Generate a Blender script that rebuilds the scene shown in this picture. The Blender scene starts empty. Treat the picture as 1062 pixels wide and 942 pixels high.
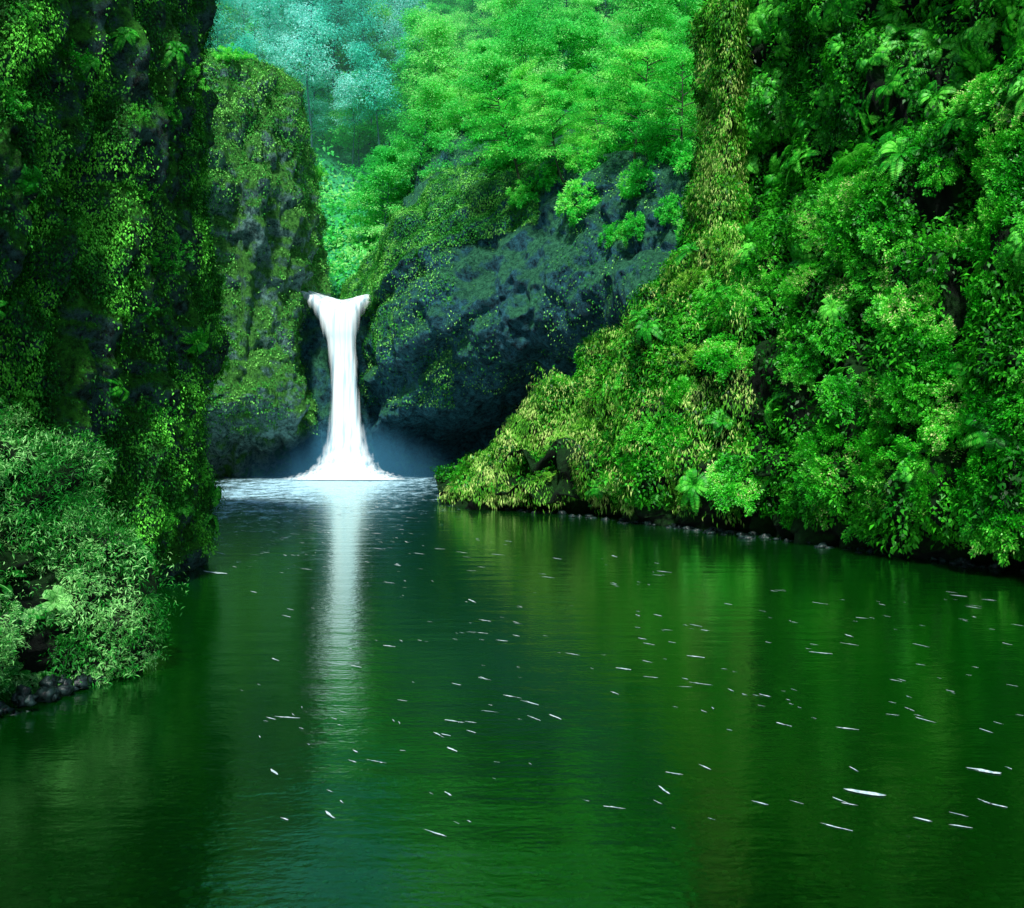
import bpy, math, random, bmesh
import numpy as np
from mathutils import Vector, Quaternion, Matrix
random.seed(4)
RNG = np.random.default_rng(11)
C = bpy.context.scene.collection
F = 1139.0; CAMZ = 3.0; HY = 440.0; CX = 531.0
def W(px, py, Y): return ((px-CX)*Y/F, Y, CAMZ+(HY-py)*Y/F)

# ---------------------------------------------------------------- noise
def _h(ix, iy, iz):
    n = (ix*73856093) ^ (iy*19349663) ^ (iz*83492791)
    n = (n ^ (n >> 13)) * 1274126177
    n = n ^ (n >> 16)
    return (n & 0xffff)/32767.5-1
def vn(p):
    i = np.floor(p).astype(np.int64); f = p-i; u = f*f*(3-2*f)
    x, y, z = i[..., 0], i[..., 1], i[..., 2]; a, b, c = u[..., 0], u[..., 1], u[..., 2]
    def L(s, t, k): return s+(t-s)*k
    return L(L(L(_h(x,y,z),_h(x+1,y,z),a), L(_h(x,y+1,z),_h(x+1,y+1,z),a), b),
             L(L(_h(x,y,z+1),_h(x+1,y,z+1),a), L(_h(x,y+1,z+1),_h(x+1,y+1,z+1),a), b), c)
def fbm(p, o=4, s=1.0, seed=0):
    p = np.asarray(p, float)*s+seed*17.3; r = 0; a = 1; t = 0
    for k in range(o):
        r = r+a*vn(p); t += a; a *= .5; p = p*2.03+5.1
    return r/t
def nrm(a): return a/(np.linalg.norm(a, axis=-1, keepdims=True)+1e-9)

# ---------------------------------------------------------------- mesh helpers
def mesh_np(name, V, Fq, smooth=False):
    V = np.ascontiguousarray(V, dtype=np.float32).reshape(-1, 3); Fq = np.ascontiguousarray(Fq, dtype=np.int32)
    k = Fq.shape[1]; me = bpy.data.meshes.new(name)
    me.vertices.add(len(V)); me.vertices.foreach_set('co', V.ravel())
    me.loops.add(Fq.size); me.loops.foreach_set('vertex_index', Fq.ravel())
    me.polygons.add(len(Fq)); me.polygons.foreach_set('loop_start', np.arange(0, Fq.size, k, dtype=np.int32))
    me.polygons.foreach_set('loop_total', np.full(len(Fq), k, dtype=np.int32))
    if smooth: me.polygons.foreach_set('use_smooth', np.ones(len(Fq), dtype=bool))
    me.update(calc_edges=True); me.validate()
    return me
def link(name, me, mat, parent=None):
    o = bpy.data.objects.new(name, me); C.objects.link(o)
    if mat: me.materials.append(mat)
    if parent: o.parent = parent
    return o
def tag(o, label=None, cat=None, group=None, kind=None):
    if label: o['label'] = label
    if cat: o['category'] = cat
    if group: o['group'] = group
    if kind: o['kind'] = kind
    return o
def leaves(P, D, N, L, Wd, fold=.12, droop=.15):
    D = nrm(D); S = nrm(np.cross(D, N)); U = np.cross(S, D)
    L = np.broadcast_to(np.asarray(L, float), (len(P),))[:, None]; Wd = np.broadcast_to(np.asarray(Wd, float), (len(P),))[:, None]
    m = P+D*L*.45
    V = np.stack([P, m+S*Wd*.5+U*L*fold, P+D*L-U*L*droop, m-S*Wd*.5+U*L*fold], 1)
    return V.reshape(-1, 3)
def quads(n): return np.arange(4*n).reshape(n, 4)
def rnd(n): return nrm(RNG.normal(size=(n, 3)))
def tubes(lines, sides=6):
    Vs = []; Fs = []; b = 0
    for pts, rad in lines:
        pts = np.array(pts, float); n = len(pts); T = nrm(np.gradient(pts, axis=0))
        ref = np.array([.31, .93, .2]); A = nrm(np.cross(T, ref)); B = np.cross(T, A)
        an = np.arange(sides)*2*np.pi/sides
        ring = pts[:, None]+np.array(rad)[:, None, None]*(A[:, None]*np.cos(an)[None, :, None]+B[:, None]*np.sin(an)[None, :, None])
        Vs.append(ring.reshape(-1, 3))
        for i in range(n-1):
            for j in range(sides):
                k = (j+1) % sides
                Fs.append((b+i*sides+j, b+i*sides+k, b+(i+1)*sides+k, b+(i+1)*sides+j))
        b += n*sides
    return np.concatenate(Vs), np.array(Fs)
def cr(P, n):
    k = len(P); t = np.linspace(0, k-1, n); i = np.clip(np.floor(t).astype(int), 0, k-2); f = (t-i).reshape((-1,)+(1,)*(P.ndim-1))
    p0, p1, p2, p3 = P[np.clip(i-1, 0, k-1)], P[i], P[i+1], P[np.clip(i+2, 0, k-1)]
    return .5*((2*p1)+(-p0+p2)*f+(2*p0-5*p1+4*p2-p3)*f*f+(-p0+3*p1-3*p2+p3)*f**3)
def gnorm(V, towards):
    n = nrm(np.cross(np.gradient(V, axis=1), np.gradient(V, axis=0)))
    s = np.sign(np.sum(n*(np.array(towards)-V))); return n*s
class Surf:
    def __init__(s, ctrl, nu, nv, towards, disp):
        P = np.array(ctrl, float)
        V = cr(P, nv); V = np.swapaxes(cr(np.swapaxes(V, 0, 1), nu), 0, 1)
        N = gnorm(V, towards); dd = disp(V); V = V+N*dd[..., None]; s.dd = dd[:-1, :-1]
        s.V = V; s.N = gnorm(V, towards); s.nu = nu; s.nv = nv
        q = V[:-1, :-1]; a = np.linalg.norm(np.cross(V[1:, :-1]-q, V[:-1, 1:]-q), axis=-1)
        s.area = a; s.qc = (V[:-1, :-1]+V[1:, 1:])*.5; s.qn = s.N[:-1, :-1]
        s.uu, s.vv = np.meshgrid(np.arange(nu-1)/(nu-1), np.arange(nv-1)/(nv-1))
        s.px = CX+s.qc[..., 0]*F/s.qc[..., 1]; s.py = HY-(s.qc[..., 2]-CAMZ)*F/s.qc[..., 1]
    def build(s, name, mat):
        i = np.arange(s.nu*s.nv).reshape(s.nv, s.nu)
        Fq = np.stack([i[:-1, :-1], i[:-1, 1:], i[1:, 1:], i[1:, :-1]], -1).reshape(-1, 4)
        return link(name, mesh_np(name, s.V, Fq, True), mat)
    def sample(s, n, mask=None):
        w = s.area.copy()
        if mask is not None: w = w*np.clip(mask(s), 0, None)
        w = w.ravel(); w /= w.sum(); k = RNG.choice(len(w), n, p=w)
        r, c = np.divmod(k, s.nu-1); a = RNG.random((n, 1)); b = RNG.random((n, 1))
        V = s.V; P = (V[r, c]*(1-a)+V[r, c+1]*a)*(1-b)+(V[r+1, c]*(1-a)+V[r+1, c+1]*a)*b
        return P, s.N[r, c]
def thin(P, N, d, mx):
    out = []; d2 = d*d; Q = np.empty((0, 3))
    for i in range(len(P)):
        if len(Q) and np.min(np.sum((Q-P[i])**2, 1)) < d2: continue
        Q = np.vstack([Q, P[i]]); out.append(i)
        if len(out) >= mx: break
    return P[out], N[out]
def clothe(surf, name, n, mat, L, ratio, down, label, cat, mask=None, lift=.15, spread=.7):
    P, N = surf.sample(n, mask)
    cl = fbm(P, 3, .9, 3)
    P = P+N*(RNG.random((n, 1))*lift*(1+1.6*np.clip(cl, -.4, 1)[:, None]))
    D = N*.55+np.array([0, 0, -down])+rnd(n)*spread
    Nn = nrm(N+np.array([0, 0, .9])+rnd(n)*.5)
    Ls = L*(.55+.9*RNG.random(n)); V = leaves(P, D, Nn, Ls, Ls*ratio)
    return tag(link(name, mesh_np(name, V, quads(n)), mat), label, cat, None, 'stuff')

# ---------------------------------------------------------------- materials
def newmat(name):
    m = bpy.data.materials.new(name); m.use_nodes = True; t = m.node_tree; t.nodes.clear()
    return m, t, t.nodes, t.links
def ramp(n, stops):
    r = n.new('ShaderNodeValToRGB'); e = r.color_ramp.elements
    while len(e) < len(stops): e.new(.5)
    for i, (p, c) in enumerate(stops): e[i].position = p; e[i].color = (*c, 1) if len(c) == 3 else c
    return r
def leafmat(name, dark, mid, light, scale=.6, trans=.3, rough=.45, highlight=None, nlo=.38, nhi=.62):
    m, t, n, l = newmat(name)
    g = n.new('ShaderNodeNewGeometry'); nz = n.new('ShaderNodeTexNoise'); nz.inputs['Scale'].default_value = scale; nz.inputs['Detail'].default_value = 4
    l.new(g.outputs['Position'], nz.inputs['Vector'])
    mr = n.new('ShaderNodeMapRange'); mr.inputs[1].default_value = nlo; mr.inputs[2].default_value = nhi; l.new(nz.outputs['Fac'], mr.inputs[0])
    ma = n.new('ShaderNodeMath'); ma.operation = 'MULTIPLY_ADD'; ma.inputs[1].default_value = .5; l.new(g.outputs['Random Per Island'], ma.inputs[0])
    mb = n.new('ShaderNodeMath'); mb.operation = 'MULTIPLY'; mb.inputs[1].default_value = .52; l.new(mr.outputs[0], mb.inputs[0]); l.new(mb.outputs[0], ma.inputs[2])
    st = [(0, dark), (.5, mid), (.85, light)]
    if highlight: st.append((.95, highlight))
    r = ramp(n, st); l.new(ma.outputs[0], r.inputs[0])
    p = n.new('ShaderNodeBsdfPrincipled'); p.inputs['Roughness'].default_value = rough; p.inputs['Specular IOR Level'].default_value = .3
    l.new(r.outputs[0], p.inputs['Base Color'])
    tr = n.new('ShaderNodeBsdfTranslucent'); l.new(r.outputs[0], tr.inputs[0])
    mx = n.new('ShaderNodeMixShader'); mx.inputs[0].default_value = trans; l.new(p.outputs[0], mx.inputs[1]); l.new(tr.outputs[0], mx.inputs[2])
    o = n.new('ShaderNodeOutputMaterial'); l.new(mx.outputs[0], o.inputs[0]); return m
def rockmat(name, c0, c1, moss0, moss1, mossamt, scale=.8, bump=.6, bd=.3):
    m, t, n, l = newmat(name)
    g = n.new('ShaderNodeNewGeometry')
    def noise(s, d=8, rough=.6):
        z = n.new('ShaderNodeTexNoise'); z.inputs['Scale'].default_value = s; z.inputs['Detail'].default_value = d; z.inputs['Roughness'].default_value = rough
        l.new(g.outputs['Position'], z.inputs['Vector']); return z
    a = noise(scale*5, 10, .85); r1 = ramp(n, [(.42, c0), (.60, c1)]); l.new(a.outputs['Fac'], r1.inputs[0])
    b = noise(scale*8, 8, .85); r2 = ramp(n, [(.40, moss0), (.62, moss1)]); l.new(b.outputs['Fac'], r2.inputs[0])
    c = noise(scale*.8, 10, .8); sp = n.new('ShaderNodeSeparateXYZ'); l.new(g.outputs['Normal'], sp.inputs[0])
    ad = n.new('ShaderNodeMath'); ad.operation = 'MULTIPLY_ADD'; ad.inputs[1].default_value = .25; l.new(sp.outputs[2], ad.inputs[0]); l.new(c.outputs['Fac'], ad.inputs[2])
    r3 = ramp(n, [(.58-mossamt*.3, (0, 0, 0)), (.70-mossamt*.3, (1, 1, 1))]); l.new(ad.outputs[0], r3.inputs[0])
    mx = n.new('ShaderNodeMixRGB'); l.new(r3.outputs[0], mx.inputs[0]); l.new(r1.outputs[0], mx.inputs[1]); l.new(r2.outputs[0], mx.inputs[2])
    p = n.new('ShaderNodeBsdfPrincipled'); l.new(mx.outputs[0], p.inputs['Base Color']); p.inputs['Roughness'].default_value = .7; p.inputs['Specular IOR Level'].default_value = .2
    d = noise(scale*5, 12, .85); bp = n.new('ShaderNodeBump'); bp.inputs['Strength'].default_value = bump; bp.inputs['Distance'].default_value = bd
    l.new(d.outputs['Fac'], bp.inputs['Height']); l.new(bp.outputs[0], p.inputs['Normal'])
    o = n.new('ShaderNodeOutputMaterial'); l.new(p.outputs[0], o.inputs[0]); return m
def plainmat(name, c0, c1, scale=4, rough=.7):
    m, t, n, l = newmat(name); g = n.new('ShaderNodeNewGeometry'); z = n.new('ShaderNodeTexNoise'); z.inputs['Scale'].default_value = scale; z.inputs['Detail'].default_value = 6
    l.new(g.outputs['Position'], z.inputs['Vector']); r = ramp(n, [(.35, c0), (.65, c1)]); l.new(z.outputs['Fac'], r.inputs[0])
    p = n.new('ShaderNodeBsdfPrincipled'); p.inputs['Roughness'].default_value = rough; l.new(r.outputs[0], p.inputs['Base Color']); p.inputs['Specular IOR Level'].default_value = .3
    bp = n.new('ShaderNodeBump'); bp.inputs['Strength'].default_value = .5; bp.inputs['Distance'].default_value = .05; l.new(z.outputs['Fac'], bp.inputs['Height']); l.new(bp.outputs[0], p.inputs['Normal'])
    o = n.new('ShaderNodeOutputMaterial'); l.new(p.outputs[0], o.inputs[0]); return m

M_shrub = leafmat('shrub_leaf', (.001, .07, .002), (.022, .56, .01), (.24, .97, .08), .8, .3, .4, highlight=(.95, .95, .42))  # palest stops put leaf highlights into the colour
M_shrub2 = leafmat('shrub_leaf_yellow', (.006, .10, .003), (.09, .54, .012), (.55, .92, .14), .9)
M_fern = leafmat('fern_leaf', (.002, .07, .004), (.02, .46, .015), (.22, .94, .09), .8)
M_fernL = leafmat('fern_leaf_cool', (.001, .04, .004), (.015, .32, .02), (.42, .92, .28), 1.6)
M_moss_shaded = leafmat('moss_painted_shade', (.0005, .015, .001), (.008, .22, .005), (.18, .85, .06), 1.2, .15, .7, None, .43, .60)  # noise paints crevice shade and bright highlights into the moss colour
M_moss_m = leafmat('moss_mid', (.003, .07, .008), (.03, .38, .03), (.28, .80, .14), .7, .15, .7)
M_moss_y = leafmat('moss_yellow', (.01, .16, .005), (.13, .50, .02), (.68, .88, .24), 1.1, .2, .7)
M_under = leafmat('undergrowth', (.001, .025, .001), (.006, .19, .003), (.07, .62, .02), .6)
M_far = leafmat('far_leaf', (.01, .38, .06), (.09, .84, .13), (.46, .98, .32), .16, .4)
M_haze_leaf = leafmat('far_leaf_hazed', (.02, .48, .36), (.12, .88, .66), (.50, .98, .92), .16, .4)  # distance haze painted into the leaf colour as a bluish tint
M_green = leafmat('tree_leaf', (.003, .24, .015), (.05, .80, .07), (.36, .98, .18), .3, .4)
M_bark = plainmat('bark', (.02, .035, .02), (.06, .10, .05), 3)
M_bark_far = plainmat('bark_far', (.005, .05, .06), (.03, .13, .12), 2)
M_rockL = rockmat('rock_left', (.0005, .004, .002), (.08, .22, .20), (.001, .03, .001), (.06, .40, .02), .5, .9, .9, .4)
M_rockF = rockmat('rock_falls', (.003, .05, .045), (.30, .60, .54), (.004, .09, .01), (.15, .54, .08), .62, .6, 1, .5)
M_rockM = rockmat('rock_bowl', (.001, .026, .045), (.07, .32, .40), (.002, .08, .05), (.10, .46, .22), .36, .6, 1.0, .8)
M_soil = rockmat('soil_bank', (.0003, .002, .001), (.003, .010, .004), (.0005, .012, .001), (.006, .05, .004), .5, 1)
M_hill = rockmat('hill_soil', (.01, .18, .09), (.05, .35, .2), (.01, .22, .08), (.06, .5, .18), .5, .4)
M_stone = plainmat('wet_stone', (.0005, .003, .003), (.02, .045, .04), 14, .4)

# ---------------------------------------------------------------- cliffs
def rockdisp(a, s, zs=.5, seed=0, small=.25, diag=0, rib=0, ribs=.6):
    def f(V):
        Q = V*np.array([1, 1, zs])
        r = 1-np.abs(fbm(Q, 3, s*1.3, seed+5))*2
        h = a*fbm(Q, 4, s, seed)*1.2-a*.6*np.clip(r-.55, 0, 1)*2+small*fbm(V, 4, s*5, seed+9)
        if diag:
            w = V[..., 0]*.55-V[..., 2]*.83; al = V[..., 0]*.83+V[..., 2]*.55
            R = np.stack([w*.5, al*.06, V[..., 1]*.1], -1); k = fbm(R, 3, 1, seed+13)
            h = h+diag*(1-np.abs(k)*2.6)
        if rib:
            k = fbm(V*np.array([1, 1, .13]), 3, ribs, seed+21); h = h-rib*np.clip(1-np.abs(k)*5, 0, 1)+rib*.25
        return h
    return f
plan = [(-11, 5), (-9.3, 9), (-8.2, 13), (-7.4, 16.5), (-6.7, 19.8), (-6.3, 22.3), (-7.2, 25.2), (-11, 28.5), (-20, 32), (-32, 36)]
zo = [(24, -1.2), (19, -.6), (15, -.1), (11.5, .05), (8, .15), (5.5, .22), (3.5, .0), (1.6, -.15), (0, -.25), (-2.5, -.3)]
ctrl = [[(x+dx, y, z) for x, y in plan] for z, dx in zo]
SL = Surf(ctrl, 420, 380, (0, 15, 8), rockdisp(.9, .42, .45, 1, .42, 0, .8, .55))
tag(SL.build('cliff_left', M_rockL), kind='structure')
cols = [150, 190, 225, 260, 288, 309, 321, 328, 327]
cresF = [66, 62, 60, 64, 78, 118, 170, 235, 285]
ycol = [54, 56, 57.5, 58, 59, 60.5, 63, 67, 74]
rows = [[W(c, cp+14, y+11) for c, cp, y in zip(cols, cresF, ycol)], [W(c, cp+1, y+4) for c, cp, y in zip(cols, cresF, ycol)]]
for f, sh, dy in [(0, 0, 1), (.06, 2, .2), (.15, 4, 0), (.3, 6, -.2), (.45, -2, 0), (.58, -8, .4), (.7, 4, 0), (.82, 9, -.3), (.88, 6, .8), (.93, -8, 3.8), (1.02, -10, 5), (1.15, -10, 5)]:
    rows.append([W(c+sh*(i/8), cp+(492-cp)*f, y+dy) for i, (c, y, cp) in enumerate(zip(cols, ycol, cresF))])
SF = Surf(rows, 260, 300, (-5, 0, 8), rockdisp(1.1, .25, .6, 2, .6, 0, .6, .4))
tag(SF.build('cliff_beside_falls', M_rockF), kind='structure')
C1 = [366, 378, 400, 440, 500, 570, 640, 700, 770, 850]
YC = [74, 64.5, 61.5, 60, 58.5, 56, 52, 48, 45, 42]
crest = [300, 296, 268, 222, 188, 176, 176, 184, 170, 150]
rows = []
for dz, dyy in [(-60, 18), (-6, 7)]:
    rows.append([W(c, cp+dz*(.1 if i < 3 else 1), y+dyy) for i, (c, y, cp) in enumerate(zip(C1, YC, crest))])
for f in [0, .1, .22, .34, .46, .56, .65, .73, .81, .9, 1.02, 1.15]:
    r = []
    for i, (c, y, cp) in enumerate(zip(C1, YC, crest)):
        py = cp+(492-cp)*f
        if i >= 3:
            depth = [0, 0, 0, 7, 9, 9.5, 8.5, 6, 4, 3][i]
            f0 = [0, 0, 0, .72, .67, .60, .50, .42, .4, .4][i]
            rec = depth*max(0, min(1, (f-f0)/.2))
            rec -= 2.8*math.exp(-((f-.42)/.22)**2)
        elif i == 2: rec = 3.5*max(0, min(1, (f-.74)/.15))-1.2*math.exp(-((f-.5)/.25)**2)
        else: rec = 2*max(0, min(1, (f-.75)/.2))
        if f == 0: rec += 1.2
        r.append(W(c, py, y+rec))
    rows.append(r)
SM = Surf(rows, 380, 340, (-4, 20, 6), rockdisp(.9, .2, .8, 3, .5, .6))
tag(SM.build('rock_bowl', M_rockM), kind='structure')
rows = []
for y, z in [(76, 11.4), (70, 10.6), (66, 10.1), (63.6, 9.6), (63.1, 8.9), (62.9, 6), (63.2, 3), (63.6, 0), (63.8, -2)]:
    rows.append([((px-CX)*y/F, y+.5*abs(k-2), z+.3*abs(k-2)*(z > 8.5)) for k, px in enumerate([296, 322, 350, 380, 408])])
ST = Surf(rows, 60, 120, (-9, 20, 20), rockdisp(.3, .5, .7, 12, .2))
tag(ST.build('rock_step', M_rockM), kind='structure')
# right bank
RC = [456, 474, 510, 560, 625, 690, 722, 748, 800, 870, 950, 1030, 1110, 1250, 1500]
RB = [42, 41, 38.7, 36.5, 34, 31.5, 30.5, 29.5, 28, 26, 24, 22, 20, 16, 10]
bpy_ = [516, 506, 480, 432, 374, 308, 280, 270, 248, 200, 148, 105, 75, 0, -200]
bY = [43, 42.5, 42, 41.5, 41, 40, 38.5, 36, 33.5, 30.3, 27.5, 25.3, 23.4, 20, 15]
rows = []
for z, off in [(-2.5, 2.0), (-.1, 1.5), (.7, 1.1), (1.3, 0)]:
    rows.append([((c-CX)*(b+off*(i > 2))/F, b+off*(i > 2), z if i > 3 else min(z, [.15, .2, .8, 1.1][i])) for i, (c, b) in enumerate(zip(RC, RB))])
for f in [.22, .38, .55, .76, 1.0]:
    rr = []
    for i, c in enumerate(RC):
        z1 = W(c, bpy_[i], bY[i])[2]; z = max(.5+(z1-.5)*f, min(z1, 1.5)); y = RB[i]+(bY[i]-RB[i])*(f**1.9)-.4
        rr.append(((c-CX)*y/F, y, z if i > 0 else min(z, .25)))
    rows.append(rr)
for up, dy in [(.06, 2.2), (.3, 2.5), (.65, 2.2), (1.0, 3), (1.15, 9)]:
    rr = []
    for i, c in enumerate(RC):
        z1 = W(c, bpy_[i], bY[i])[2]
        if i <= 6:
            y = bY[i]+1+up*5; z = z1-up*z1*.8
            if i == 6: z = z1-up*2
        else:
            y = bY[i]+dy*(.1 if i == 7 else 1); z = z1+(24-z1)*up
        rr.append(((c-CX)*y/F, y, z))
    rows.append(rr)
SR = Surf(rows, 460, 350, (-5, 10, 14), rockdisp(1.0, .33, .6, 4, .4, 0, .9, .38))
tag(SR.build('bank_right', M_soil), kind='structure')
XS = np.linspace(-75, 75, 15)
rows = []
for y, z in [(70.5, -2), (71, 9.5), (74, 12), (80, 19), (90, 29), (102, 39), (118, 50), (140, 62)]:
    r = []
    for x in XS:
        gul = math.exp(-((x+11-(y-66)*.1)/6)**2)
        r.append((x, y, z+(z > 0)*(abs(x+16)*.35+3.0*(1-gul)-2.5*gul*(y > 75))))
    rows.append(r)
SH = Surf(rows, 260, 200, (0, 0, 60), rockdisp(1.2, .12, 1, 5, .5))
tag(SH.build('hillside', M_hill), kind='structure')
BX, BY = -7.75, 12.5
th = np.linspace(-.15, math.pi/2, 8); ph = np.linspace(-math.pi*.8, math.pi*.45, 14)
rows = [[(BX+2.8*max(0, math.cos(a))**.85*math.cos(b) if a > 0 else BX+2.8*math.cos(b), BY+2.75*math.cos(a)*math.sin(b), 3.3*math.sin(a)) for b in ph] for a in th[::-1]]
SB = Surf(rows, 200, 140, (3, 0, 4), rockdisp(1.1, .6, 1, 6, .4))
tag(SB.build('bank_left', M_soil), kind='structure')

# ---------------------------------------------------------------- mossy coverings (uncountable)
def nm(s, sc, seed, lo=-.1, hi=.25, zs=1):
    return np.clip((fbm(s.qc*np.array([1, 1, zs]), 4, sc, seed)-lo)/(hi-lo), 0, 1)
clothe(SL, 'moss', 320000, M_moss_shaded, .052, .5, .9, 'hanging moss and small leaves with crevice shade in their colour covering the left cliff', 'moss', lambda s: (nm(s, .9, 21, -.14, .12, .5)+.05)*(s.qc[..., 1] > 13)*(s.qc[..., 1] < 27)*(s.qc[..., 2] > .3)*(s.qc[..., 2] < 15), .16)
clothe(SF, 'moss', 90000, M_moss_m, .10, .6, .8, 'patchy green moss on the rock pillar left of the waterfall', 'moss', lambda s: (nm(s, .35, 22, -.1, .2)+.05+(s.qn[..., 2] > .4)*2+2*(s.vv < .3))*(s.qc[..., 2] > 2.5), .2)
clothe(SM, 'moss', 110000, M_moss_m, .10, .55, .7, 'green moss along the sloping crest and face right of the waterfall', 'moss', lambda s: np.clip(nm(s, .35, 23, .0, .25)*.22+3.5*(s.px < 560)*(s.vv < .28)*(s.vv > .06)+1.4*(s.px < 470)*nm(s, .4, 29, -.15, .2), 0, 9)*(s.qc[..., 2] > 4), .18)
clothe(SR, 'ground_cover', 220000, M_under, .13, .5, .5, 'low green undergrowth filling the right bank between the shrubs', 'undergrowth', lambda s: (nm(s, .7, 24, -.3, .1))*(s.qc[..., 2] > .6)*(s.qc[..., 2] < 20)*(s.qc[..., 1] > 18)*(.5+(s.dd > -.2)), .35)
clothe(SR, 'hanging_moss', 190000, M_moss_y, .14, .22, 1.3, 'pale yellow green hanging moss on the rock column and lower right bank', 'moss', lambda s: (s.qc[..., 2] > .35)*(3*((s.px > 722)*(s.px < 768)*(s.py < 310)*(s.qc[..., 2] < 20))+2.2*(s.px < 660)*(s.vv < .64)*(nm(s, .5, 25, -.3, .1))+1.0*(s.px > 600)*(s.px < 780)*(s.vv < .62)*nm(s, .6, 26, -.1, .15)), .32, .55)
clothe(SH, 'ground_cover', 170000, M_far, .34, .6, .3, 'bright green undergrowth covering the misty hillside above the falls', 'undergrowth', lambda s: (s.qc[..., 2] > 9)*(s.qc[..., 0] > -45)*(s.qc[..., 0] < 40)*(s.qc[..., 1] < 125)*(nm(s, .2, 27, -.4, .1)+.1), .9)
clothe(SB, 'ground_cover', 110000, M_fernL, .06, .2, .3, 'fine grassy undergrowth matting the low left bank', 'undergrowth', lambda s: (s.qc[..., 2] > .05)*(nm(s, 1.2, 28, -.2, .1)), .3, .9)

# ---------------------------------------------------------------- plant prototypes (meshes)
def shrub_mesh(R, H, nc, nl, L, wr, up=.2):
    d = rnd(nc); d[:, 2] = np.abs(d[:, 2])*1.1-.3; d = nrm(d)
    rad = (.4+.75*RNG.random((nc, 1))); c = d*rad*np.array([R, R, H])
    idx = np.repeat(np.arange(nc), nl); n = len(idx)
    off = rnd(n); P = c[idx]+off*(RNG.random((n, 1))**.6)*R*.14
    D = nrm(off*.8+d[idx]*.7+np.array([0, 0, up])+rnd(n)*.3)
    N = nrm(np.array([0, 0, 1.])+d[idx]*.5+rnd(n)*.4)
    Ls = L*(.6+.7*RNG.random(n)); V = leaves(P, D, N, Ls, Ls*wr)
    lm = mesh_np('shrub_foliage', V, quads(n))
    ls = []
    for k in range(12):
        e = c[k]*.95; ls.append(([np.array([0, 0, -.25]), e*.4+np.array([0, 0, .1]), e], [.03*R, .018*R, .006*R]))
    sv, sf = tubes(ls, 5)
    return lm, mesh_np('shrub_stem', sv, sf, True)
def fern_mesh(nf, Lf, nl, droop=.7):
    Ps = []; Ds = []; Ns = []; Ls = []; lines = []
    for k in range(nf):
        a = 2*math.pi*k/nf+random.uniform(-.3, .3); el = random.uniform(.4, 1.2); ln = Lf*random.uniform(.7, 1.1)
        h = np.array([math.cos(a), math.sin(a), 0]); side = np.array([-math.sin(a), math.cos(a), 0])
        t = np.linspace(0, 1, nl); r = ln*t
        pts = h[None]*(r*math.cos(el))[:, None]+np.array([0, 0, 1.])[None]*(r*math.sin(el)-droop*ln*t**2)[:, None]
        T = nrm(np.gradient(pts, axis=0)); lines.append((pts[::4], [.006]*len(pts[::4])))
        for s in (-1, 1):
            Ps.append(pts[2:]); Ds.append(side*s+T[2:]*.35); Ns.append(np.cross(T[2:], side)*1.0+rnd(nl-2)*.1)
            Ls.append(ln*.17*np.sin(np.pi*np.clip(t[2:], .05, .97))**.6)
    P = np.concatenate(Ps); D = np.concatenate(Ds); N = np.concatenate(Ns); L = np.concatenate(Ls)
    V = leaves(P, D, N, L, L*.3, .03, .1); V2, F2 = tubes(lines, 3)
    return mesh_np('fern_fronds', np.vstack([V, V2]), np.vstack([quads(len(P)), F2+len(V)]))
def grass_mesh(nb, Lb):
    a = RNG.random(nb)*6.28; el = .5+RNG.random(nb)*.9; L = Lb*(.6+.5*RNG.random(nb))
    h = np.stack([np.cos(a), np.sin(a), a*0], 1); P = h*RNG.random((nb, 1))*.1; rings = []
    sd = np.stack([-np.sin(a), np.cos(a), a*0], 1); w = .004+.005*RNG.random((nb, 1))
    for t in (0, .35, .7, 1):
        q = P+h*(L*t*np.cos(el))[:, None]*1.3+np.array([0, 0, 1.])*((L*t*np.sin(el))-.75*L*t**2)[:, None]
        rings += [q-sd*w*(1-t*.9), q+sd*w*(1-t*.9)]
    V = np.stack(rings, 1).reshape(-1, 3); b = np.arange(nb)[:, None]*8
    Fq = np.concatenate([b+np.array([[0, 1, 3, 2]]), b+np.array([[2, 3, 5, 4]]), b+np.array([[4, 5, 7, 6]])])
    return mesh_np('grass_blades', V, Fq)
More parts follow.
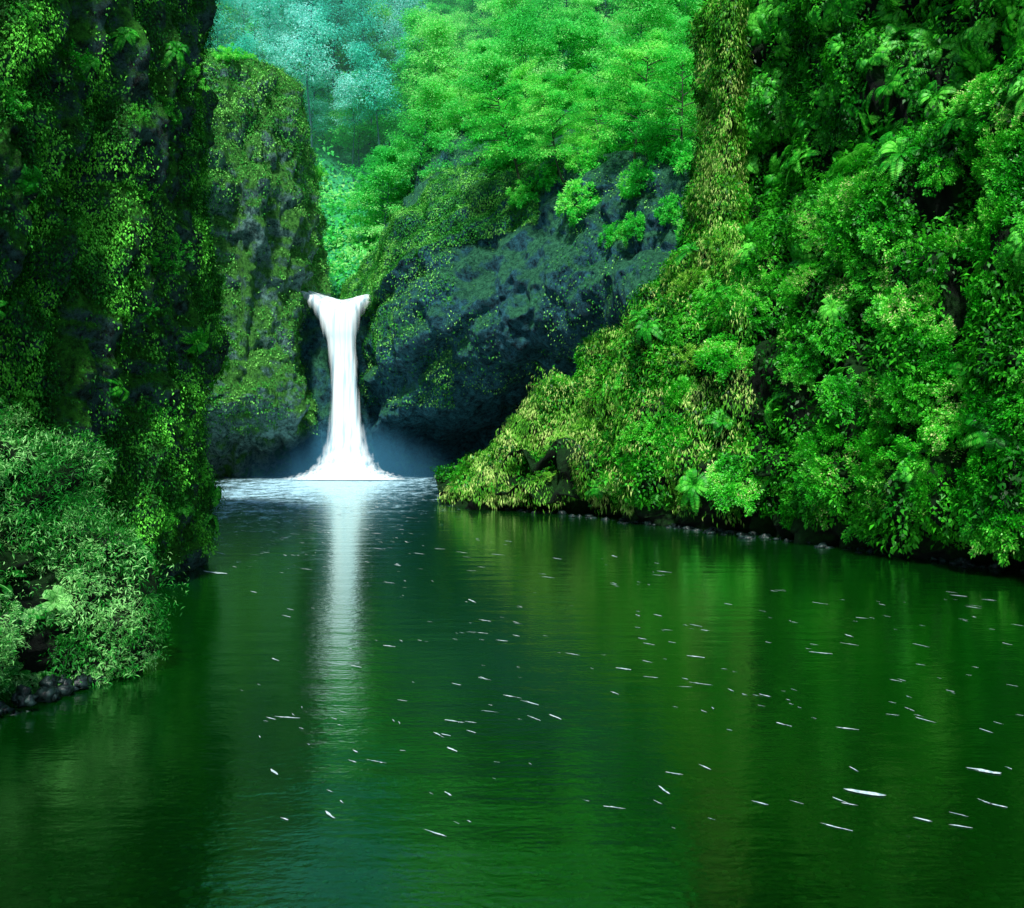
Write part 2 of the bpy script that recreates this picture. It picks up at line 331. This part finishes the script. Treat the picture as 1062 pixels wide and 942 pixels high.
def tree_mesh(H, R, nlimb, nc, nl, L, bare=.22, th=.026):
    lean = RNG.normal(size=2)*.06*H
    z = np.linspace(0, 1, 9); tp = np.stack([lean[0]*z**2+.02*H*np.sin(z*7), lean[1]*z**2, H*z], 1)
    lines = [(tp, list(th*H*(1-z*.88)*.55))]; cen = []; dirs = []
    for k in range(nlimb):
        f = bare+(.98-bare)*k/nlimb; i = f*8; b = tp[int(i)]*(1-i % 1)+tp[min(int(i)+1, 8)]*(i % 1)
        a = random.uniform(0, 6.28); ln = R*(math.sin(math.pi*min(.95, f*.85+.15))**.6)*random.uniform(.7, 1.1)
        h = np.array([math.cos(a), math.sin(a), 0]); u = random.uniform(.1, .7)
        t = np.linspace(0, 1, 5)[:, None]; pts = b+h*ln*t+np.array([0, 0, 1.])*ln*(u*t-.2*t**2)
        lines.append((pts, list(.3*th*H*(1-.85*t[:, 0])*.8)))
        for _ in range(nc):
            s = random.uniform(.3, 1.05); p = b+h*ln*s+np.array([0, 0, 1.])*ln*(u*s-.2*s*s)
            sd = np.array([-h[1], h[0], 0])*RNG.normal()*ln*.25*s
            cen.append(p+sd+RNG.normal(size=3)*.03*H*np.array([1, 1, .5])); dirs.append(h)
    cen = np.array(cen); dirs = np.array(dirs); idx = np.repeat(np.arange(len(cen)), nl); n = len(idx); cs = .045*H
    off = rnd(n)*np.array([1.3, 1.3, .7]); P = cen[idx]+off*(RNG.random((n, 1))**.5)*cs
    D = off+dirs[idx]*.5+np.array([0, 0, -.35])+rnd(n)*.3; N = nrm(np.array([0, 0, 1.])+rnd(n)*.7)
    Ls = L*(.6+.7*RNG.random(n)); V = leaves(P, D, N, Ls, Ls*.6)
    tv, tf = tubes(lines, 6)
    return mesh_np('tree_trunk', tv, tf, True), mesh_np('tree_crown', V, quads(n))

def setm(me, mat): me.materials.append(mat); return me
def orient(nv, tiltmix, spin):
    z = Vector((float(nv[0]), float(nv[1]), float(nv[2])))*tiltmix+Vector((0, 0, 1-tiltmix)); z.normalize()
    return z.to_track_quat('Z', 'Y') @ Quaternion((0, 0, 1), spin)
def two_part(name, meA, nA, meB, nB):
    def f(loc, q, sc, label, cat, group):
        e = bpy.data.objects.new(name, None); C.objects.link(e); e.empty_display_size = .2
        e.location = loc; e.rotation_mode = 'QUATERNION'; e.rotation_quaternion = q; e.scale = sc if hasattr(sc, '__len__') else (sc,)*3
        for me, nme in ((meA, nA), (meB, nB)):
            o = bpy.data.objects.new(nme, me); C.objects.link(o); o.parent = e
        tag(e, label, cat, group); return e
    return f
def shrub_kind(name, ps, lm, bm_=None):
    fs = []
    for p in ps:
        a, b = shrub_mesh(*p); setm(a, lm); setm(b, bm_ or M_bark); fs.append(two_part(name, a, 'foliage', b, 'stem'))
    return fs
shr = shrub_kind('leafy_shrub', [(1.15, 1.0, 150, 46, .095, .55), (1.3, .9, 160, 46, .10, .55), (1.0, 1.15, 140, 46, .09, .52), (1.2, 1.0, 130, 52, .105, .48)], M_shrub)
shrY = shrub_kind('mossy_shrub', [(1.1, .9, 120, 54, .085, .4), (1.0, .8, 110, 54, .085, .42)], M_shrub2)
shrS = shrub_kind('small_shrub', [(.5, .5, 50, 34, .045, .5), (.55, .45, 54, 34, .04, .55)], M_fernL)
shrD = shrub_kind('cliff_shrub', [(.5, .45, 50, 34, .06, .5), (.6, .4, 55, 34, .06, .4)], M_fern)
shrF = shrub_kind('leafy_shrub', [(1.2, 1.0, 90, 36, .16, .5), (1.1, 1.0, 85, 36, .16, .5)], M_green)
fernA = [setm(fern_mesh(15, 1.1, 26), M_fern), setm(fern_mesh(12, 1.25, 28, 1.0), M_fern)]
fernB = [setm(fern_mesh(16, .7, 34), M_fernL), setm(fern_mesh(13, .8, 36, .6), M_fernL)]
grasses = [setm(grass_mesh(150, .42), M_fernL), setm(grass_mesh(130, .5), M_fernL)]
def single(name, cat, loc, q, sc, me, label, group):
    o = bpy.data.objects.new(name, me); C.objects.link(o); o.location = loc; o.rotation_mode = 'QUATERNION'; o.rotation_quaternion = q; o.scale = (sc,)*3
    return tag(o, label, cat, group)
def fern(loc, q, sc, me, label, group): return single('fern', 'fern', loc, q, sc, me, label, group)
def tree_kind(name, ps, lm, bm_):
    fs = []
    for p in ps:
        a, b = tree_mesh(*p); setm(a, bm_); setm(b, lm); fs.append(two_part(name, a, 'trunk', b, 'crown'))
    return fs
trB = tree_kind('broadleaf_tree', [(7, 3.0, 26, 10, 56, .13), (6.5, 3.2, 26, 10, 56, .13), (7.5, 2.8, 28, 10, 56, .13)], M_green, M_bark)
trT = tree_kind('slender_tree', [(17, 2.6, 30, 8, 50, .20, .25, .010), (19, 2.2, 26, 7, 46, .20, .5, .012), (15, 2.4, 22, 6, 46, .20, .6, .014)], M_haze_leaf, M_bark_far)
trF = tree_kind('woodland_tree', [(11, 3.4, 28, 10, 54, .19, .22, .016), (10, 3.6, 28, 10, 54, .19, .22, .016), (14, 2.6, 26, 9, 50, .19, .45, .014)], M_far, M_bark_far)
def proj(p): return CX+p[0]*F/p[1], HY-(p[2]-CAMZ)*F/p[1]
def spin(): return random.uniform(0, 6.28)

P, N = SR.sample(5000, lambda s: (s.vv < .62)*(s.qc[..., 2] > .9)*(s.qc[..., 1] > 17)*(s.qc[..., 1] < 44)*(s.uu > .03)*(s.dd > -.4))
P, N = thin(P, N, .95, 295)
for p, nn in zip(P, N):
    px, py = proj(p)
    small = .3 if px < 500 else (.38 if px < 560 else (.46 if px < 700 else .58))
    lowf = p[2] < 2.2
    if px < 640:
        if random.random() < .2 and px > 520: continue
        f, lab, g, cat = random.choice(shrY), 'yellow green mossy shrub on the low spur beside the pool', 'mossy shrubs on the spur', 'shrub'
    elif px < 760: f, lab, g, cat = random.choice(shrY+shr[:2]), 'leafy shrub below the pale mossy rock column', 'shrubs below the rock column', 'shrub'
    elif lowf: f, lab, g, cat = random.choice(shr), 'bright green leafy shrub overhanging the dark waterline on the right', 'shrubs along the right waterline', 'shrub'
    else: f, lab, g, cat = random.choice(shr), 'bright green leafy shrub with pale highlights in its leaf colour high on the right bank', 'shrubs high on the right bank', 'shrub'
    f(tuple(p-nn*.12), orient(nn, .7, spin()), tuple(small*random.uniform(.75, 1.3)*k for k in (1, 1, .8)), lab, cat, g)
P, N = SR.sample(4000, lambda s: (s.vv > .60)*(s.vv < .95)*(s.px > 770)*(s.px < 1080)*(s.py > -40)*(s.qc[..., 1] > 20))
P, N = thin(P, N, .6, 165)
for p, nn in zip(P, N):
    fern(tuple(p), orient(nn, .85, spin()), random.uniform(.7, 1.15), random.choice(fernA), 'arching green sword fern on the dark upper right cliff', 'ferns on the upper right cliff')
P, N = SR.sample(1500, lambda s: (s.vv < .6)*(s.px > 620)*(s.px < 1080)*(s.qc[..., 2] > 1.0)*(s.qc[..., 1] > 18))
P, N = thin(P, N, 1.8, 42)
for p, nn in zip(P, N):
    fern(tuple(p+nn*.3), orient(nn, .7, spin()), random.uniform(.6, .95), random.choice(fernA), 'sword fern growing out between the shrubs of the right bank', 'ferns among the right bank shrubs')
P, N = SB.sample(1800, lambda s: (s.qc[..., 2] > .02)*(s.qc[..., 0] > -7.4))
P, N = thin(P, N, .33, 150)
for i, (p, nn) in enumerate(zip(P, N)):
    if i % 5 < 2: fern(tuple(p+nn*.05), orient(nn, .6, spin()), random.uniform(.4, .8), random.choice(fernB), 'feathery pale green fern on the low left bank', 'ferns on the left bank')
    elif i % 5 == 2: single('grass_tuft', 'grass tuft', tuple(p), orient(nn, .4, spin()), random.uniform(.5, 1.0), random.choice(grasses), 'drooping tuft of long pale grass on the low left bank', 'grass tufts on the left bank')
    else: random.choice(shrS)(tuple(p), orient(nn, .6, spin()), random.uniform(.3, .7), 'small fine leaved shrub on the low left bank', 'shrub', 'small shrubs on the left bank')
P, N = SL.sample(1500, lambda s: (s.qc[..., 1] > 14)*(s.qc[..., 1] < 25)*(s.qc[..., 2] > 1)*(s.qc[..., 2] < 13)*(s.dd > 0))
P, N = thin(P, N, .8, 56)
for i, (p, nn) in enumerate(zip(P, N)):
    if i % 2: fern(tuple(p), orient(nn, .75, spin()), random.uniform(.3, .5), random.choice(fernA), 'small fern hanging from the mossy left cliff', 'ferns on the left cliff')
    else: random.choice(shrD)(tuple(p), orient(nn, .7, spin()), random.uniform(.3, .6), 'dark green leafy tuft clinging to the left cliff', 'shrub', 'tufts on the left cliff')
P, N = SM.sample(1200, lambda s: (s.vv < .2)*(s.px > 490)*(s.qc[..., 1] < 68))
P, N = thin(P, N, 2.2, 30)
for p, nn in zip(P, N):
    random.choice(trB)(tuple(p-np.array([0, 0, .4])), orient(nn, .3, spin()), random.uniform(.5, .85), 'bright green broadleaf tree on the rim above the dark rock bowl', 'tree', 'trees on the rim of the rock bowl')
P, N = SM.sample(800, lambda s: (s.vv < .26)*(s.vv > .06)*(s.px > 500)+.5*(s.px > 590)*(s.vv < .32))
P, N = thin(P, N, 1.4, 55)
for p, nn in zip(P, N):
    random.choice(shrF)(tuple(p), orient(nn, .5, spin()), random.uniform(.5, 1.0), 'leafy shrub spilling over the rim of the dark rock bowl', 'shrub', 'shrubs spilling over the rock bowl rim')
P, N = SF.sample(500, lambda s: (s.vv < .16)*(s.uu < .8)*1.)
P, N = thin(P, N, 1.6, 14)
for p, nn in zip(P, N):
    random.choice(shrF)(tuple(p), orient(nn, .5, spin()), random.uniform(.4, .7), 'leafy shrub on top of the mossy pillar left of the waterfall', 'shrub', 'shrubs on the pillar top')
P, N = SH.sample(3000, lambda s: (s.qc[..., 1] > 73)*(s.qc[..., 1] < 112)*(s.qc[..., 0] > -40)*(s.qc[..., 0] < 26))
P, N = thin(P, N, 2.6, 250)
for p, nn in zip(P, N):
    px, py = proj(p); hazed = px < 400+50*math.sin(p[2]) and p[2] > 17
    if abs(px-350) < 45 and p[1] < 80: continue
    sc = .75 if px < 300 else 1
    if hazed: random.choice(trT)(tuple(p-np.array([0, 0, .5])), orient(nn, .05, spin()), sc*random.uniform(.55, 1.0), 'slender tree with haze tint in its leaf colour on the misty slope behind the falls', 'tree', 'slender trees on the misty slope')
    else: random.choice(trF)(tuple(p-np.array([0, 0, .5])), orient(nn, .05, spin()), random.uniform(.5, .85), 'bright green woodland tree on the hillside above the rock bowl', 'tree', 'woodland trees on the hillside')

# ---------------------------------------------------------------- water
m, t, n, l = newmat('pool_water')
g = n.new('ShaderNodeNewGeometry')
def mp(scale):
    k = n.new('ShaderNodeMapping'); k.inputs['Scale'].default_value = scale; l.new(g.outputs['Position'], k.inputs['Vector']); return k
n1 = n.new('ShaderNodeTexNoise'); n1.inputs['Scale'].default_value = 1; n1.inputs['Detail'].default_value = 3; l.new(mp((.6, 2.0, 1)).outputs[0], n1.inputs['Vector'])
n2 = n.new('ShaderNodeTexNoise'); n2.inputs['Scale'].default_value = 1; n2.inputs['Detail'].default_value = 3; l.new(mp((9, 14, 1)).outputs[0], n2.inputs['Vector'])
ad = n.new('ShaderNodeMath'); ad.operation = 'MULTIPLY_ADD'; ad.inputs[1].default_value = .25; l.new(n2.outputs['Fac'], ad.inputs[0]); l.new(n1.outputs['Fac'], ad.inputs[2])
bp = n.new('ShaderNodeBump'); bp.inputs['Strength'].default_value = .24; bp.inputs['Distance'].default_value = .06; l.new(ad.outputs[0], bp.inputs['Height'])
gl = n.new('ShaderNodeBsdfGlossy'); gl.inputs['Roughness'].default_value = .11; gl.inputs['Color'].default_value = (.82, 1, .95, 1); l.new(bp.outputs[0], gl.inputs['Normal'])
df = n.new('ShaderNodeBsdfDiffuse'); df.inputs['Color'].default_value = (.0002, .030, .001, 1)
tr = n.new('ShaderNodeBsdfTransparent'); tr.inputs['Color'].default_value = (.25, .88, .3, 1)
sp = n.new('ShaderNodeSeparateXYZ'); l.new(g.outputs['Position'], sp.inputs[0])
mr = n.new('ShaderNodeMapRange'); mr.inputs[1].default_value = 6; mr.inputs[2].default_value = 14; mr.inputs[3].default_value = .8; mr.inputs[4].default_value = .05; l.new(sp.outputs[1], mr.inputs[0])
body = n.new('ShaderNodeMixShader'); l.new(mr.outputs[0], body.inputs[0]); l.new(df.outputs[0], body.inputs[1]); l.new(tr.outputs[0], body.inputs[2])
fr = n.new('ShaderNodeFresnel'); fr.inputs['IOR'].default_value = 2.0; l.new(bp.outputs[0], fr.inputs['Normal'])
mx = n.new('ShaderNodeMixShader'); l.new(fr.outputs[0], mx.inputs[0]); l.new(body.outputs[0], mx.inputs[1]); l.new(gl.outputs[0], mx.inputs[2])
vd = n.new('ShaderNodeVectorMath'); vd.operation = 'DISTANCE'; ms = mp((1, .30, 1)); l.new(ms.outputs[0], vd.inputs[0]); vd.inputs[1].default_value = (-9.5, 57*.30, 0)
md = n.new('ShaderNodeMapRange'); md.inputs[1].default_value = 1.; md.inputs[2].default_value = 13.; md.inputs[3].default_value = .18; md.inputs[4].default_value = -.14; l.new(vd.outputs['Value'], md.inputs[0])
n3 = n.new('ShaderNodeTexNoise'); n3.inputs['Scale'].default_value = 1; n3.inputs['Detail'].default_value = 7; n3.inputs['Roughness'].default_value = .95; l.new(mp((1.1, .6, 1)).outputs[0], n3.inputs['Vector'])
a3 = n.new('ShaderNodeMath'); a3.operation = 'ADD'; l.new(n3.outputs['Fac'], a3.inputs[0]); l.new(md.outputs[0], a3.inputs[1])
r3 = ramp(n, [(.54, (0, 0, 0)), (.70, (1, 1, 1))]); l.new(a3.outputs[0], r3.inputs[0])
wh = n.new('ShaderNodeBsdfDiffuse'); wh.inputs['Color'].default_value = (.5, .8, .92, 1)
m2 = n.new('ShaderNodeMixShader'); l.new(r3.outputs[0], m2.inputs[0]); l.new(mx.outputs[0], m2.inputs[1]); l.new(wh.outputs[0], m2.inputs[2])
o = n.new('ShaderNodeOutputMaterial'); l.new(m2.outputs[0], o.inputs[0])
wv = np.array([(-90, -40, 0), (90, -40, 0), (90, 68, 0), (-90, 68, 0)])
tag(link('water', mesh_np('water', wv, np.array([[0, 1, 2, 3]])), m), kind='structure')
gx, gy = np.meshgrid(np.linspace(-300, 300, 160), np.concatenate([np.linspace(-300, -10, 10), np.linspace(-5, 30, 120), np.linspace(35, 400, 20)]))
bz = -.45-np.clip((gy-6)/12, 0, 1)*1.6+.08*fbm(np.stack([gx, gy, gx*0], -1), 3, .8, 7)
i = np.arange(gx.size).reshape(gx.shape); Fq = np.stack([i[:-1, :-1], i[:-1, 1:], i[1:, 1:], i[1:, :-1]], -1).reshape(-1, 4)
tag(link('riverbed', mesh_np('riverbed', np.stack([gx, gy, bz], -1), Fq, True), plainmat('bed_gravel', (.004, .035, .006), (.06, .20, .04), 12)), kind='structure')
def blobs(n, posf, rmin, rmax, flat=.5, res=(8, 5), rough=.6):
    Vs = []; Fs = []; b = 0; nu, nv = res
    u = np.arange(nu)*2*np.pi/nu; v = np.linspace(-1.45, 1.45, nv)
    base = np.stack([np.outer(np.cos(v), np.cos(u)), np.outer(np.cos(v), np.sin(u)), np.repeat(np.sin(v)[:, None], nu, 1)], -1).reshape(-1, 3)
    fq = np.array([(r*nu+c, r*nu+(c+1) % nu, (r+1)*nu+(c+1) % nu, (r+1)*nu+c) for r in range(nv-1) for c in range(nu)])
    for k in range(n):
        p = posf(); r = random.uniform(rmin, rmax)*random.uniform(.6, 1)
        q = base*(1+rough*fbm(base*1.4+k*3.7, 2)[:, None])*np.array([r*random.uniform(.8, 1.4), r, r*flat])
        a = spin(); ca, sa = math.cos(a), math.sin(a); q = np.stack([q[:, 0]*ca-q[:, 1]*sa, q[:, 0]*sa+q[:, 1]*ca, q[:, 2]], -1)+np.array(p)
        Vs.append(q); Fs.append(fq+b); b += len(q)
    return np.concatenate(Vs), np.concatenate(Fs)
def pebpos():
    y = random.uniform(5.5, 14); x = random.uniform(-.55, .55)*y
    return (x, y, -.45-max(0, (y-6)/12)*1.6+.02)
v, f = blobs(3200, pebpos, .015, .07, .4)
tag(link('pebbles', mesh_np('pebbles', v, f, True), plainmat('pebble', (.02, .14, .03), (.55, .80, .38), 3)), 'rounded pebbles lying on the shallow bed in the foreground', 'pebbles', None, 'stuff')
def stonepos():
    t_ = random.random()**.8*11; k = int(t_); f_ = t_-k; c = RC[k+1]*(1-f_)+RC[k+2]*f_; b = RB[k+1]*(1-f_)+RB[k+2]*f_+.8
    return ((c-CX)*b/F+random.uniform(-.3, .3), b+random.uniform(-.7, .5), random.uniform(-.12, .04))
v, f = blobs(300, stonepos, .04, .18, .6, (9, 6), 1.2)
tag(link('shore_stones', mesh_np('stones', v, f), M_stone), 'dark wet stones lining the foot of the right bank', 'stones', None, 'stuff')
def stonepos2():
    a = random.uniform(-1.7, .5); return (BX+2.8*math.cos(a)+random.uniform(-.3, .1), BY+2.75*math.sin(a)+random.uniform(-.1, .2), random.uniform(-.1, .12))
v, f = blobs(240, stonepos2, .03, .12, .7, (8, 6), 1.6)
tag(link('shore_stones', mesh_np('stones', v, f), M_stone), 'dark wet stones at the foot of the left bank', 'stones', None, 'stuff')

M_foam = plainmat('foam', (.3, .5, .5), (.8, .9, .92), 30, .5)
def fleck(x, y, ln, wd, ang, z=.006):
    k = 11; a = np.arange(k)*2*np.pi/k; r = 1+.3*RNG.normal(size=k)
    X = np.cos(a)*ln*.5*r; Yv = np.sin(a)*wd*.5*r; ca, sa = math.cos(ang), math.sin(ang)
    return np.stack([x+X*ca-Yv*sa, y+X*sa+Yv*ca, np.full(k, z)], 1)
vs = []; fs = []; b = 0
for k in range(900):
    if k < 700: px, py = random.gauss(320, 85), 503+abs(random.gauss(0, 36))
    elif k < 800: px, py = random.uniform(400, 1060), random.uniform(560, 760)
    else: px, py = random.uniform(250, 1060), random.uniform(560, 870)
    if py < 500 or (py < 555+(px-450)*.11 and px > 440) or (px < 225 and py > 560): continue
    y = CAMZ*F/(py-HY); x = (px-CX)*y/F
    for rep in range(random.choice([1, 1, 2])):
        s = random.uniform(.2, 1)**2.5; ang = -.85+random.gauss(0, .25)
        ln = (.05+.24*s)*(y/14)**.4; q = fleck(x+random.gauss(0, .3)*(rep > 0), y+random.gauss(0, .2)*(rep > 0), ln, ln*random.uniform(.06, .14), ang); kk = len(q)
        for j in range(1, kk-1): fs.append((b, b+j, b+j+1))
        vs.append(q); b += kk
tag(link('foam_flecks', mesh_np('foam', np.concatenate(vs), np.array(fs)), M_foam), 'scattered white foam flecks drifting on the dark green pool', 'foam', None, 'stuff')
for px, py, ln, lab in [(893, 822, .36, 'largest pale foam streak floating at the lower right of the pool'), (645, 694, .24, 'white foam streak in the middle of the pool'), (222, 594, .7, 'white foam patch against the foot of the left cliff'), (521, 665, .2, 'small white foam clot left of the pool centre'), (1020, 800, .3, 'thin white foam streak near the right edge of the pool')]:
    y = CAMZ*F/(py-HY); q = fleck(0, 0, ln, ln*.2, -.6, .008); kk = len(q)
    o = link('foam_patch', mesh_np('foam_patch', q, np.array([(0, j, j+1) for j in range(1, kk-1)])), M_foam); o.location = ((px-CX)*y/F, y, 0)
    tag(o, lab, 'foam')

# ---------------------------------------------------------------- waterfall
m, t, n, l = newmat('falling_water')
at = n.new('ShaderNodeAttribute'); at.attribute_name = 'edge'
g = n.new('ShaderNodeNewGeometry')
k = n.new('ShaderNodeMapping'); k.inputs['Scale'].default_value = (5, 3, .12); l.new(g.outputs['Position'], k.inputs['Vector'])
z = n.new('ShaderNodeTexNoise'); z.inputs['Scale'].default_value = 1; z.inputs['Detail'].default_value = 4; z.inputs['Roughness'].default_value = .5; l.new(k.outputs[0], z.inputs['Vector'])
aa = n.new('ShaderNodeMath'); aa.operation = 'ADD'; l.new(z.outputs['Fac'], aa.inputs[0]); l.new(at.outputs['Fac'], aa.inputs[1])
ra = ramp(n, [(.36, (0, 0, 0)), (1.0, (1, 1, 1))]); l.new(aa.outputs[0], ra.inputs[0])
rc = ramp(n, [(.34, (.58, .88, 1)), (.50, (.92, 1, 1))]); l.new(z.outputs['Fac'], rc.inputs[0])
d = n.new('ShaderNodeBsdfDiffuse'); l.new(rc.outputs[0], d.inputs[0]); tl = n.new('ShaderNodeBsdfTranslucent'); l.new(rc.outputs[0], tl.inputs[0])
mm = n.new('ShaderNodeMixShader'); mm.inputs[0].default_value = .06; l.new(d.outputs[0], mm.inputs[1]); l.new(tl.outputs[0], mm.inputs[2])
tp = n.new('ShaderNodeBsdfTransparent'); mx = n.new('ShaderNodeMixShader'); l.new(ra.outputs[0], mx.inputs[0]); l.new(tp.outputs[0], mx.inputs[1]); l.new(mm.outputs[0], mx.inputs[2])
o = n.new('ShaderNodeOutputMaterial'); l.new(mx.outputs[0], o.inputs[0]); M_fall = m
prof = [(330, 386, 11.0, 72), (320, 386, 10.6, 66), (314, 388, 10.3, 63.2), (317, 384, 9.95, 62.3), (325, 378, 9.3, 61.8), (334, 373, 8.3, 61.5), (341, 371, 7.2, 61.4), (343, 373, 5.0, 61.1), (341, 378, 2.8, 61), (334, 386, 1.4, 60.8), (319, 402, .55, 60.5), (286, 438, .05, 60)]
pr = cr(np.array(prof, float), 160)
def fallgrid(nu, shrink, yoff, seed):
    u = np.linspace(-1, 1, nu); cxp = (pr[:, 0]+pr[:, 1])/2; hw = (pr[:, 1]-pr[:, 0])/2*shrink
    X = (cxp[:, None]+hw[:, None]*u-CX)*pr[:, 3:4]/F; Z = np.repeat(pr[:, 2:3], nu, 1)
    top = np.clip((Z-9.3)/.9, 0, 1); bot = np.clip((1.1-Z)/1.1, 0, 1)
    Y = pr[:, 3:4]-np.sqrt(np.clip(1-u*u, 0, 1))[None]*hw[:, None]*.025+yoff
    Y = Y+.05*fbm(np.stack([np.broadcast_to(u*7, X.shape), Z*.2, X*0], -1), 3, 1, seed)
    X = X+.07*fbm(np.stack([np.broadcast_to(u*5, X.shape), Z*.5, X*0+3], -1), 3, 1, seed+2)
    edge = .74-np.clip((np.abs(u)-.35)/.65, 0, 1)**1.2*1.1
    edge = np.broadcast_to(edge, X.shape)*(1-top)+top*(.34-.45*np.exp(-((u+.45)/.10)**2)-.2*np.exp(-((u-.35)/.1)**2)-.35*np.clip((np.abs(u)-.88)/.12, 0, 1))
    edge = edge-bot*.28*np.clip(np.abs(u)*1.3-.15, 0, 1)
    Z = Z+top*(.6*np.abs(u-.15)**1.2-.3)+.1*top*fbm(np.stack([np.broadcast_to(u*4, X.shape), Y, X*0], -1), 2, 1, 5)
    return np.stack([X, Y, Z], -1), edge
def fallobj(name, nu, shrink, yoff, seed, parent=None):
    V, e = fallgrid(nu, shrink, yoff, seed); i = np.arange(V.shape[0]*nu).reshape(-1, nu)
    Fq = np.stack([i[:-1, :-1], i[:-1, 1:], i[1:, 1:], i[1:, :-1]], -1).reshape(-1, 4); me = mesh_np(name, V, Fq, True)
    a = me.attributes.new('edge', 'FLOAT', 'POINT'); a.data.foreach_set('value', np.ascontiguousarray(e, dtype=np.float32).ravel())
    return link(name, me, M_fall, parent)
fall = bpy.data.objects.new('waterfall', None); C.objects.link(fall)
tag(fall, 'narrow white waterfall fanning at its lip and plunging into the pool', 'waterfall')
fallobj('falling_sheet', 70, 1.12, 0, 3, fall); fallobj('falling_core', 60, .88, .25, 8, fall)
def volmat(name, dens, col, power=2.2, hom=False):
    m, t, n, l = newmat(name); v_ = n.new('ShaderNodeVolumePrincipled'); v_.inputs['Color'].default_value = (*col, 1)
    if hom: v_.inputs['Density'].default_value = dens
    else:
        tc = n.new('ShaderNodeTexCoord'); ln_ = n.new('ShaderNodeVectorMath'); ln_.operation = 'LENGTH'; l.new(tc.outputs['Object'], ln_.inputs[0])
        mr = n.new('ShaderNodeMapRange'); mr.inputs[1].default_value = .1; mr.inputs[2].default_value = 1; mr.inputs[3].default_value = 1; mr.inputs[4].default_value = 0; l.new(ln_.outputs['Value'], mr.inputs[0])
        pw = n.new('ShaderNodeMath'); pw.operation = 'POWER'; pw.inputs[1].default_value = power; l.new(mr.outputs[0], pw.inputs[0])
        ml = n.new('ShaderNodeMath'); ml.operation = 'MULTIPLY'; ml.inputs[1].default_value = dens; l.new(pw.outputs[0], ml.inputs[0]); l.new(ml.outputs[0], v_.inputs['Density'])
    o = n.new('ShaderNodeOutputMaterial'); l.new(v_.outputs[0], o.inputs['Volume']); return m
bm = bmesh.new(); bmesh.ops.create_icosphere(bm, subdivisions=3, radius=1)
bmesh.ops.bisect_plane(bm, geom=bm.verts[:]+bm.edges[:]+bm.faces[:], plane_co=(0, 0, 0.002), plane_no=(0, 0, -1), clear_outer=True)
bmesh.ops.holes_fill(bm, edges=[e for e in bm.edges if e.is_boundary]); me = bpy.data.meshes.new('spray'); bm.to_mesh(me); bm.free()
o = link('spray', me, volmat('mist', 1.0, (.15, .62, 1), 1.6), fall); o.location = (-9.2, 61.2, 0.01); o.scale = (7.0, 2.4, 3.6)
bm = bmesh.new(); bmesh.ops.create_cube(bm, size=1); me = bpy.data.meshes.new('valley_haze'); bm.to_mesh(me); bm.free()
o = link('valley_haze', me, volmat('haze', .0085, (.40, 1, .95), hom=True)); o.location = (-8, 101, 36); o.scale = (90, 50, 68)
tag(o, kind='structure')

# ---------------------------------------------------------------- light, world, camera
S = bpy.context.scene
w = bpy.data.worlds.new('World'); S.world = w; w.use_nodes = True; wn = w.node_tree.nodes; bg = wn['Background']
sky = wn.new('ShaderNodeTexSky'); sky.sky_type = 'NISHITA'; sky.sun_disc = False
el, az = math.radians(56), math.radians(184)
sky.sun_elevation = el; sky.sun_rotation = az; sky.dust_density = .6; sky.ozone_density = 2
w.node_tree.links.new(sky.outputs[0], bg.inputs[0]); bg.inputs[1].default_value = .15
sd = Vector((math.sin(az)*math.cos(el), math.cos(az)*math.cos(el), math.sin(el)))
sun = bpy.data.lights.new('sun', 'SUN'); sun.energy = 5.0; sun.angle = math.radians(4); sun.color = (1, 1, .95)
so = bpy.data.objects.new('sun', sun); C.objects.link(so); so.rotation_mode = 'QUATERNION'; so.rotation_quaternion = sd.to_track_quat('Z', 'Y')
S.view_settings.view_transform = 'Standard'; S.view_settings.look = 'None'; S.view_settings.exposure = 0
cam = bpy.data.cameras.new('camera'); cam.sensor_width = 36; cam.lens = F/1062*36; cam.shift_y = -31/1062; cam.clip_end = 1000
co = bpy.data.objects.new('camera', cam); C.objects.link(co); co.location = (0, 0, CAMZ); co.rotation_euler = (math.pi/2, 0, 0); S.camera = co
